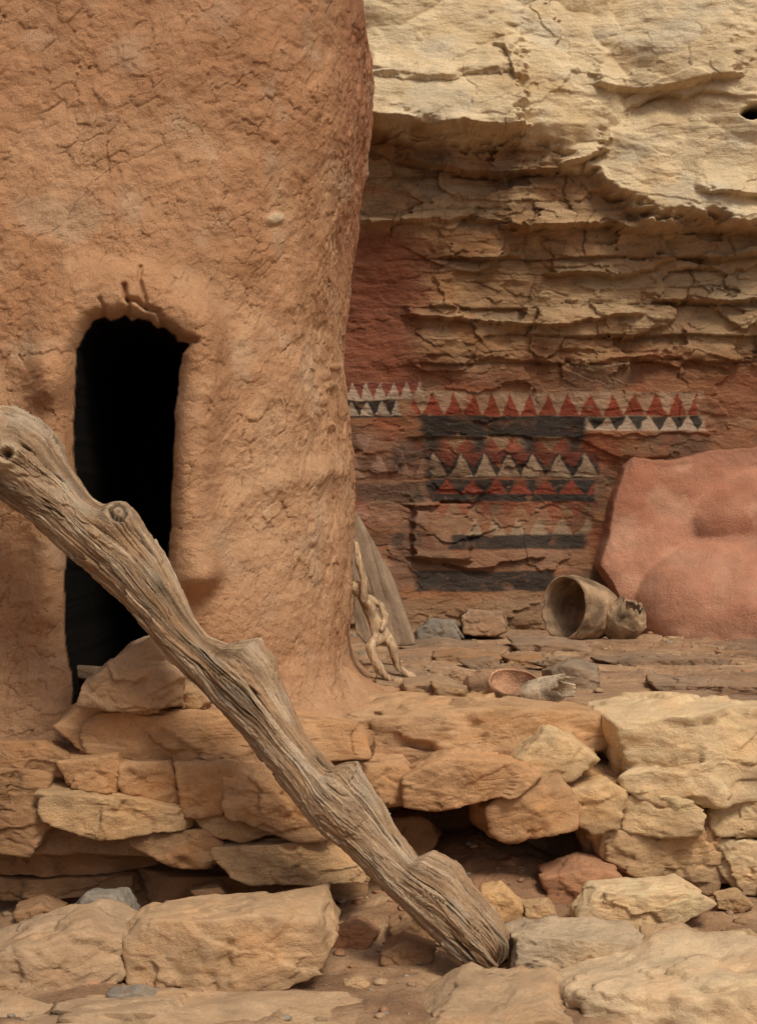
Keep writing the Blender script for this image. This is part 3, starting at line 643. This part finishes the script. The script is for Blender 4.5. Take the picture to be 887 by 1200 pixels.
def lathe(name,prof,mat,colr,origin,axis,nseg=96,rough=.004,a0=0,a1=2*math.pi,squash=1,seed=1,stripe=None,rim=None):
    prof=np.array(prof,float);n=len(prof);kk=np.arange(n);m=np.linspace(0,n-1,(n-1)*8+1)
    r_=np.interp(m,kk,prof[:,0]);h_=np.interp(m,kk,prof[:,1])
    full=abs(a1-a0-2*math.pi)<1e-6
    a=np.linspace(a0,a1,nseg,endpoint=not full)
    Aa,Rr=np.meshgrid(a,r_);_,Hq=np.meshgrid(a,h_)
    nz_=fbm(np.cos(Aa)*Rr*12+seed,np.sin(Aa)*Rr*12,Hq*12,4);nl=fbm(np.cos(Aa)*1.2+seed,np.sin(Aa)*1.2,Hq*3,2)
    Rr=Rr*(1+rough*8*nz_*.5+.05*nl)
    if rim is not None:  # broken uneven lip
        jag=rim[1]*(fbm(np.cos(Aa)*2.2+seed,np.sin(Aa)*2.2,0*Aa+seed,3)-.2)
        Hq=Hq+np.where(Hq>rim[0],1,0)*jag*((Hq-rim[0])/(h_.max()-rim[0]))
    x=Rr*np.cos(Aa);y=Rr*np.sin(Aa)*squash;z=Hq+nz_*rough
    zax=Vector(axis).normalized();q=zax.to_track_quat('Z','Y').to_matrix();R=np.array(q)
    P=np.stack([x,y,z],-1)@R.T
    C=np.tile(np.array(colr),Aa.shape+(1,))*(1+.6*nz_+.35*nl)[...,None]
    if stripe is not None: C=mixc(C,stripe[1],sm(0,1,(m[:,None]>=stripe[0])*1.0+0*Aa)*.8)
    o=obj_from(name,P,gridfaces(len(m),nseg,full),mat,C);o.location=[float(t) for t in origin];return o

# ---------------- POTS ----------------
def bowlprof(R_,Hh_,t=.012):
    out=[];inn=[]
    for i in range(13):
        a=i/12*math.pi/2*1.12
        rr_=R_*math.sin(a);hh_=-Hh_*math.cos(a)
        out.append((max(rr_,.0005),hh_));inn.append((max(rr_-t,.0004),hh_+t*(math.cos(min(a,1.5)))))
    return out+[(out[-1][0]-t*.5,out[-1][1]+t*.4)]+inn[::-1]
p=W(667,713,8.0)
axv=Vector((-.80,-.59,.12))
pr=[(.001,-.265),(.05,-.262),(.085,-.250),(.115,-.22),(.135,-.175),(.148,-.12),(.155,-.05),(.157,.01),(.154,.035),(.146,.038),(.141,.02),(.142,-.04),(.134,-.11),(.115,-.165),(.09,-.205),(.05,-.235),(.001,-.245)]
o=lathe('gourd_bowl',pr,M_pot,(.34,.24,.155),p,axv,rough=.010,seed=3,stripe=(9*8,(.34,.27,.185)))
tag(o,'large brown gourd bowl tipped on its side against the clay altar','gourd bowl')
p=W(732,726,7.98)
o=lathe('clay_jar',[(.001,-.11),(.045,-.108),(.075,-.085),(.092,-.04),(.098,.0),(.090,.04),(.074,.075),(.06,.09),(.052,.085),(.06,.05),(.06,0),(.001,-.05)],M_pot,(.33,.235,.15),p,(.35,-.35,.8),rough=.015,seed=9,rim=(.0,.03))
tag(o,'small rough clay jar beside the tipped gourd bowl','clay jar')
p=W(603,804,5.72)
o=lathe('clay_bowl',bowlprof(.092,.072,.009),M_pot,(.38,.22,.135),p,(.05,-.42,.90),rough=.004,seed=5,stripe=(13*8,(.20,.115,.07)))
tag(o,'shallow reddish-brown clay bowl standing on the ledge','clay bowl')
p=W(561,805,5.9)
o=lathe('clay_pot',[(.001,-.055),(.03,-.052),(.05,-.03),(.055,0),(.048,.028),(.03,.045),(.022,.05),(.018,.045),(.001,.02)],M_pot,(.24,.15,.095),p,(-.3,-.2,.9),rough=.005,seed=6)
tag(o,'small round dark clay pot next to the bowl','clay pot')
p=W(641,814,5.6)
o=lathe('pottery_shard',[(.045,-.075),(.055,-.05),(.060,-.01),(.060,.03),(.062,.07),(.054,.072),(.052,.03),(.052,-.01),(.046,-.045),(.038,-.07)],M_pot,(.46,.38,.28),p,(.85,-.5,.15),a0=-.3,a1=4.4,rough=.012,seed=8,rim=(-.02,.05))
tag(o,'pale broken curved pottery shard lying on the ledge','pottery shard')

# ---------------- BOARD ----------------
bp=[(411,600),(418,602),(434,628),(456,668),(474,712),(488,754),(448,757),(412,752)]
hp=[(q_[0],q_[2]) for q_ in [W(a,b,6.6) for a,b in bp]]
Q,F,c=rockgeo(hp,6.6,.05,77,6,60,.25,1)
gr_=(Q[:,0]+Q[:,2]*.35)
nz_=fbm(gr_*45,Q[:,1]*3,Q[:,2]*3,4)
crb=sm(.93,.99,1-np.abs(perlin(gr_*14,Q[:,1]*1,Q[:,2]*1.5))*1.3)
Cb=np.tile((.27,.20,.14),(len(Q),1))*(1+.3*nz_-.4*crb)[:,None]
Q[:,1]+=nz_*.0015+crb*.002+ (Q[:,2]-Q[:,2].min())*.12-.04
bd=obj_from('wooden_board',Q,F,M_wood,Cb);bd.location=(float(c[0]),6.62,float(c[1]))
tag(bd,'grey weathered wooden board leaning against the mud tower','wooden board')

# ---------------- CARVED FIGURE ----------------
def skin(name,nodes,edges,mat,colr,loc,sub=3,k=1.55):
    me=bpy.data.meshes.new(name+'_cage');me.from_pydata([n[0] for n in nodes],edges,[]);me.update()
    ob=bpy.data.objects.new(name,me);col.objects.link(ob)
    md_=ob.modifiers.new('s','SKIN');md_.use_smooth_shade=True
    for i,n in enumerate(nodes):
        sv_=me.skin_vertices[0].data[i];sv_.radius=(n[1]*k,(n[1] if len(n)<3 else n[2])*k);sv_.use_root=(i==0)
    sb=ob.modifiers.new('u','SUBSURF');sb.levels=sub;sb.render_levels=sub
    dg=bpy.context.evaluated_depsgraph_get();ev=ob.evaluated_get(dg);m2=bpy.data.meshes.new_from_object(ev)
    ob.modifiers.clear();ob.data=m2;bpy.data.meshes.remove(me);m2.name=name
    nv=len(m2.vertices);a=np.empty(nv*3,np.float32);m2.vertices.foreach_get('co',a);a=a.reshape(-1,3)
    nm_=np.empty(nv*3,np.float32);m2.vertices.foreach_get('normal',nm_);nm_=nm_.reshape(-1,3)
    nz=fbm(a[:,0]*60,a[:,1]*60,a[:,2]*22,3);nb_=fbm(a[:,0]*25,a[:,1]*25,a[:,2]*14+4,3)
    ck=sm(.85,.98,1-np.abs(perlin(a[:,0]*45,a[:,1]*45,a[:,2]*7))*1.4)
    c4=np.ones((nv,4),np.float32);c4[:,:3]=np.array(colr)*np.clip(1+.4*nz+.25*nb_-.4*ck,.15,2)[:,None]
    a=a+nm_*(nz*.0015+nb_*.0025-ck*.002)[:,None];m2.vertices.foreach_set('co',a.astype(np.float32).ravel())
    at=m2.color_attributes.new('Col','FLOAT_COLOR','POINT');at.data.foreach_set('color',c4.ravel())
    m2.materials.clear();m2.materials.append(mat);ob.location=loc;return ob
D0=6.12;or_=W(450,795,D0)
def fp(u_,v_,dy=0): return tuple(W(u_,v_,D0)*np.array([1,0,1])-or_*np.array([1,0,1])+np.array([0,dy,0]))
nodes=[(fp(447,744,0),.020,.018),(fp(440,730,0),.016),(fp(434,716,0),.019,.017),(fp(428,704,0),.022,.018),(fp(422,697,0),.010),
 (fp(416,689,-.01),.018,.020),(fp(412,681,-.01),.013,.015),
 (fp(427,702,-.035),.011),(fp(427,680,-.045),.009),(fp(421,662,-.035),.009),(fp(418,645,-.02),.008),(fp(417,634,-.02),.006),
 (fp(434,703,.035),.011),(fp(447,710,.03),.009),(fp(452,726,-.005),.008),(fp(446,740,-.035),.007),
 (fp(443,751,-.02),.016),(fp(436,754,-.05),.013),(fp(433,758,-.06),.012),(fp(440,774,-.055),.011),(fp(450,790,-.05),.010),(fp(462,797,-.06),.010),(fp(480,799,-.08),.009),(fp(495,800,-.085),.006),
 (fp(453,750,.02),.016),(fp(457,752,.0),.013),(fp(459,756,-.01),.012),(fp(463,770,.0),.011),(fp(467,783,.01),.010),(fp(476,790,.0),.009),(fp(488,794,-.01),.007)]
edges=[(0,1),(1,2),(2,3),(3,4),(4,5),(5,6),(3,7),(7,8),(8,9),(9,10),(10,11),(3,12),(12,13),(13,14),(14,15),
 (0,16),(16,17),(17,18),(18,19),(19,20),(20,21),(21,22),(22,23),(0,24),(24,25),(25,26),(26,27),(27,28),(28,29),(29,30)]
fg=skin('carved_figure',nodes,edges,M_wood,(.46,.33,.21),[float(t) for t in or_])
tag(fg,'small carved wooden figure with raised arm leaning on the mud tower','wooden statue')
for (nm,uu,vv,dy,sc) in [('nose',411,688,-.036,(.006,.006,.011)),('eye',413,684,-.036,(.004,.003,.003)),('mouth',412,695,-.036,(.007,.004,.003))]:
    S,F=icos(3);o=obj_from(nm,S*np.array(sc),F,M_wood,np.array([.32,.2,.11] if nm=='nose' else [.10,.07,.04]));o.parent=fg;o.location=fp(uu,vv,dy)
S,F=icos(5);Q=S.copy();Q=np.sign(Q)*np.abs(Q)**.7*np.array([.12,.03,.022]);nz_=fbm(Q[:,0]*8,Q[:,1]*50,Q[:,2]*50,3);Q+=nz_[:,None]*.003
o=obj_from('sill',Q,F,M_wood,np.tile((.15,.105,.07),(len(Q),1))*(1+.3*nz_)[:,None]);pp=W(122,790,5.28);o.location=[float(pp[0]-cx),float(pp[1]-cy),float(pp[2]-.5)];o.parent=tower;o.rotation_euler=(0,.12,.1);o['label']='grey wooden door sill beam'

# ---------------- LIGHT / CAMERA ----------------
sc=bpy.context.scene
w=bpy.data.worlds.new('World');sc.world=w;w.use_nodes=True
nt=w.node_tree;bg=nt.nodes['Background'];sky=nt.nodes.new('ShaderNodeTexSky');sky.sky_type='NISHITA';sky.sun_disc=False
sdir=Vector((.32,-.66,.90)).normalized()
sky.sun_elevation=math.asin(sdir.z);sky.sun_rotation=math.atan2(sdir.x,sdir.y);sky.dust_density=8;sky.air_density=.6;sky.ozone_density=.3
nt.links.new(sky.outputs[0],bg.inputs[0]);bg.inputs[1].default_value=.074
sl=bpy.data.lights.new('sun','SUN');sl.energy=2.0;sl.angle=math.radians(16);sl.color=(1,.89,.71)
so=bpy.data.objects.new('sun',sl);col.objects.link(so);so.rotation_euler=sdir.to_track_quat('Z','Y').to_euler();so.location=(0,-5,8)
cam=bpy.data.cameras.new('camera');cam.sensor_fit='VERTICAL';cam.sensor_height=24;cam.lens=40;cam.clip_end=200
co=bpy.data.objects.new('camera',cam);col.objects.link(co);co.location=(0,0,H);co.rotation_euler=(math.radians(90),0,0)
sc.camera=co
sc.view_settings.view_transform='Standard';sc.view_settings.look='None';sc.view_settings.exposure=0
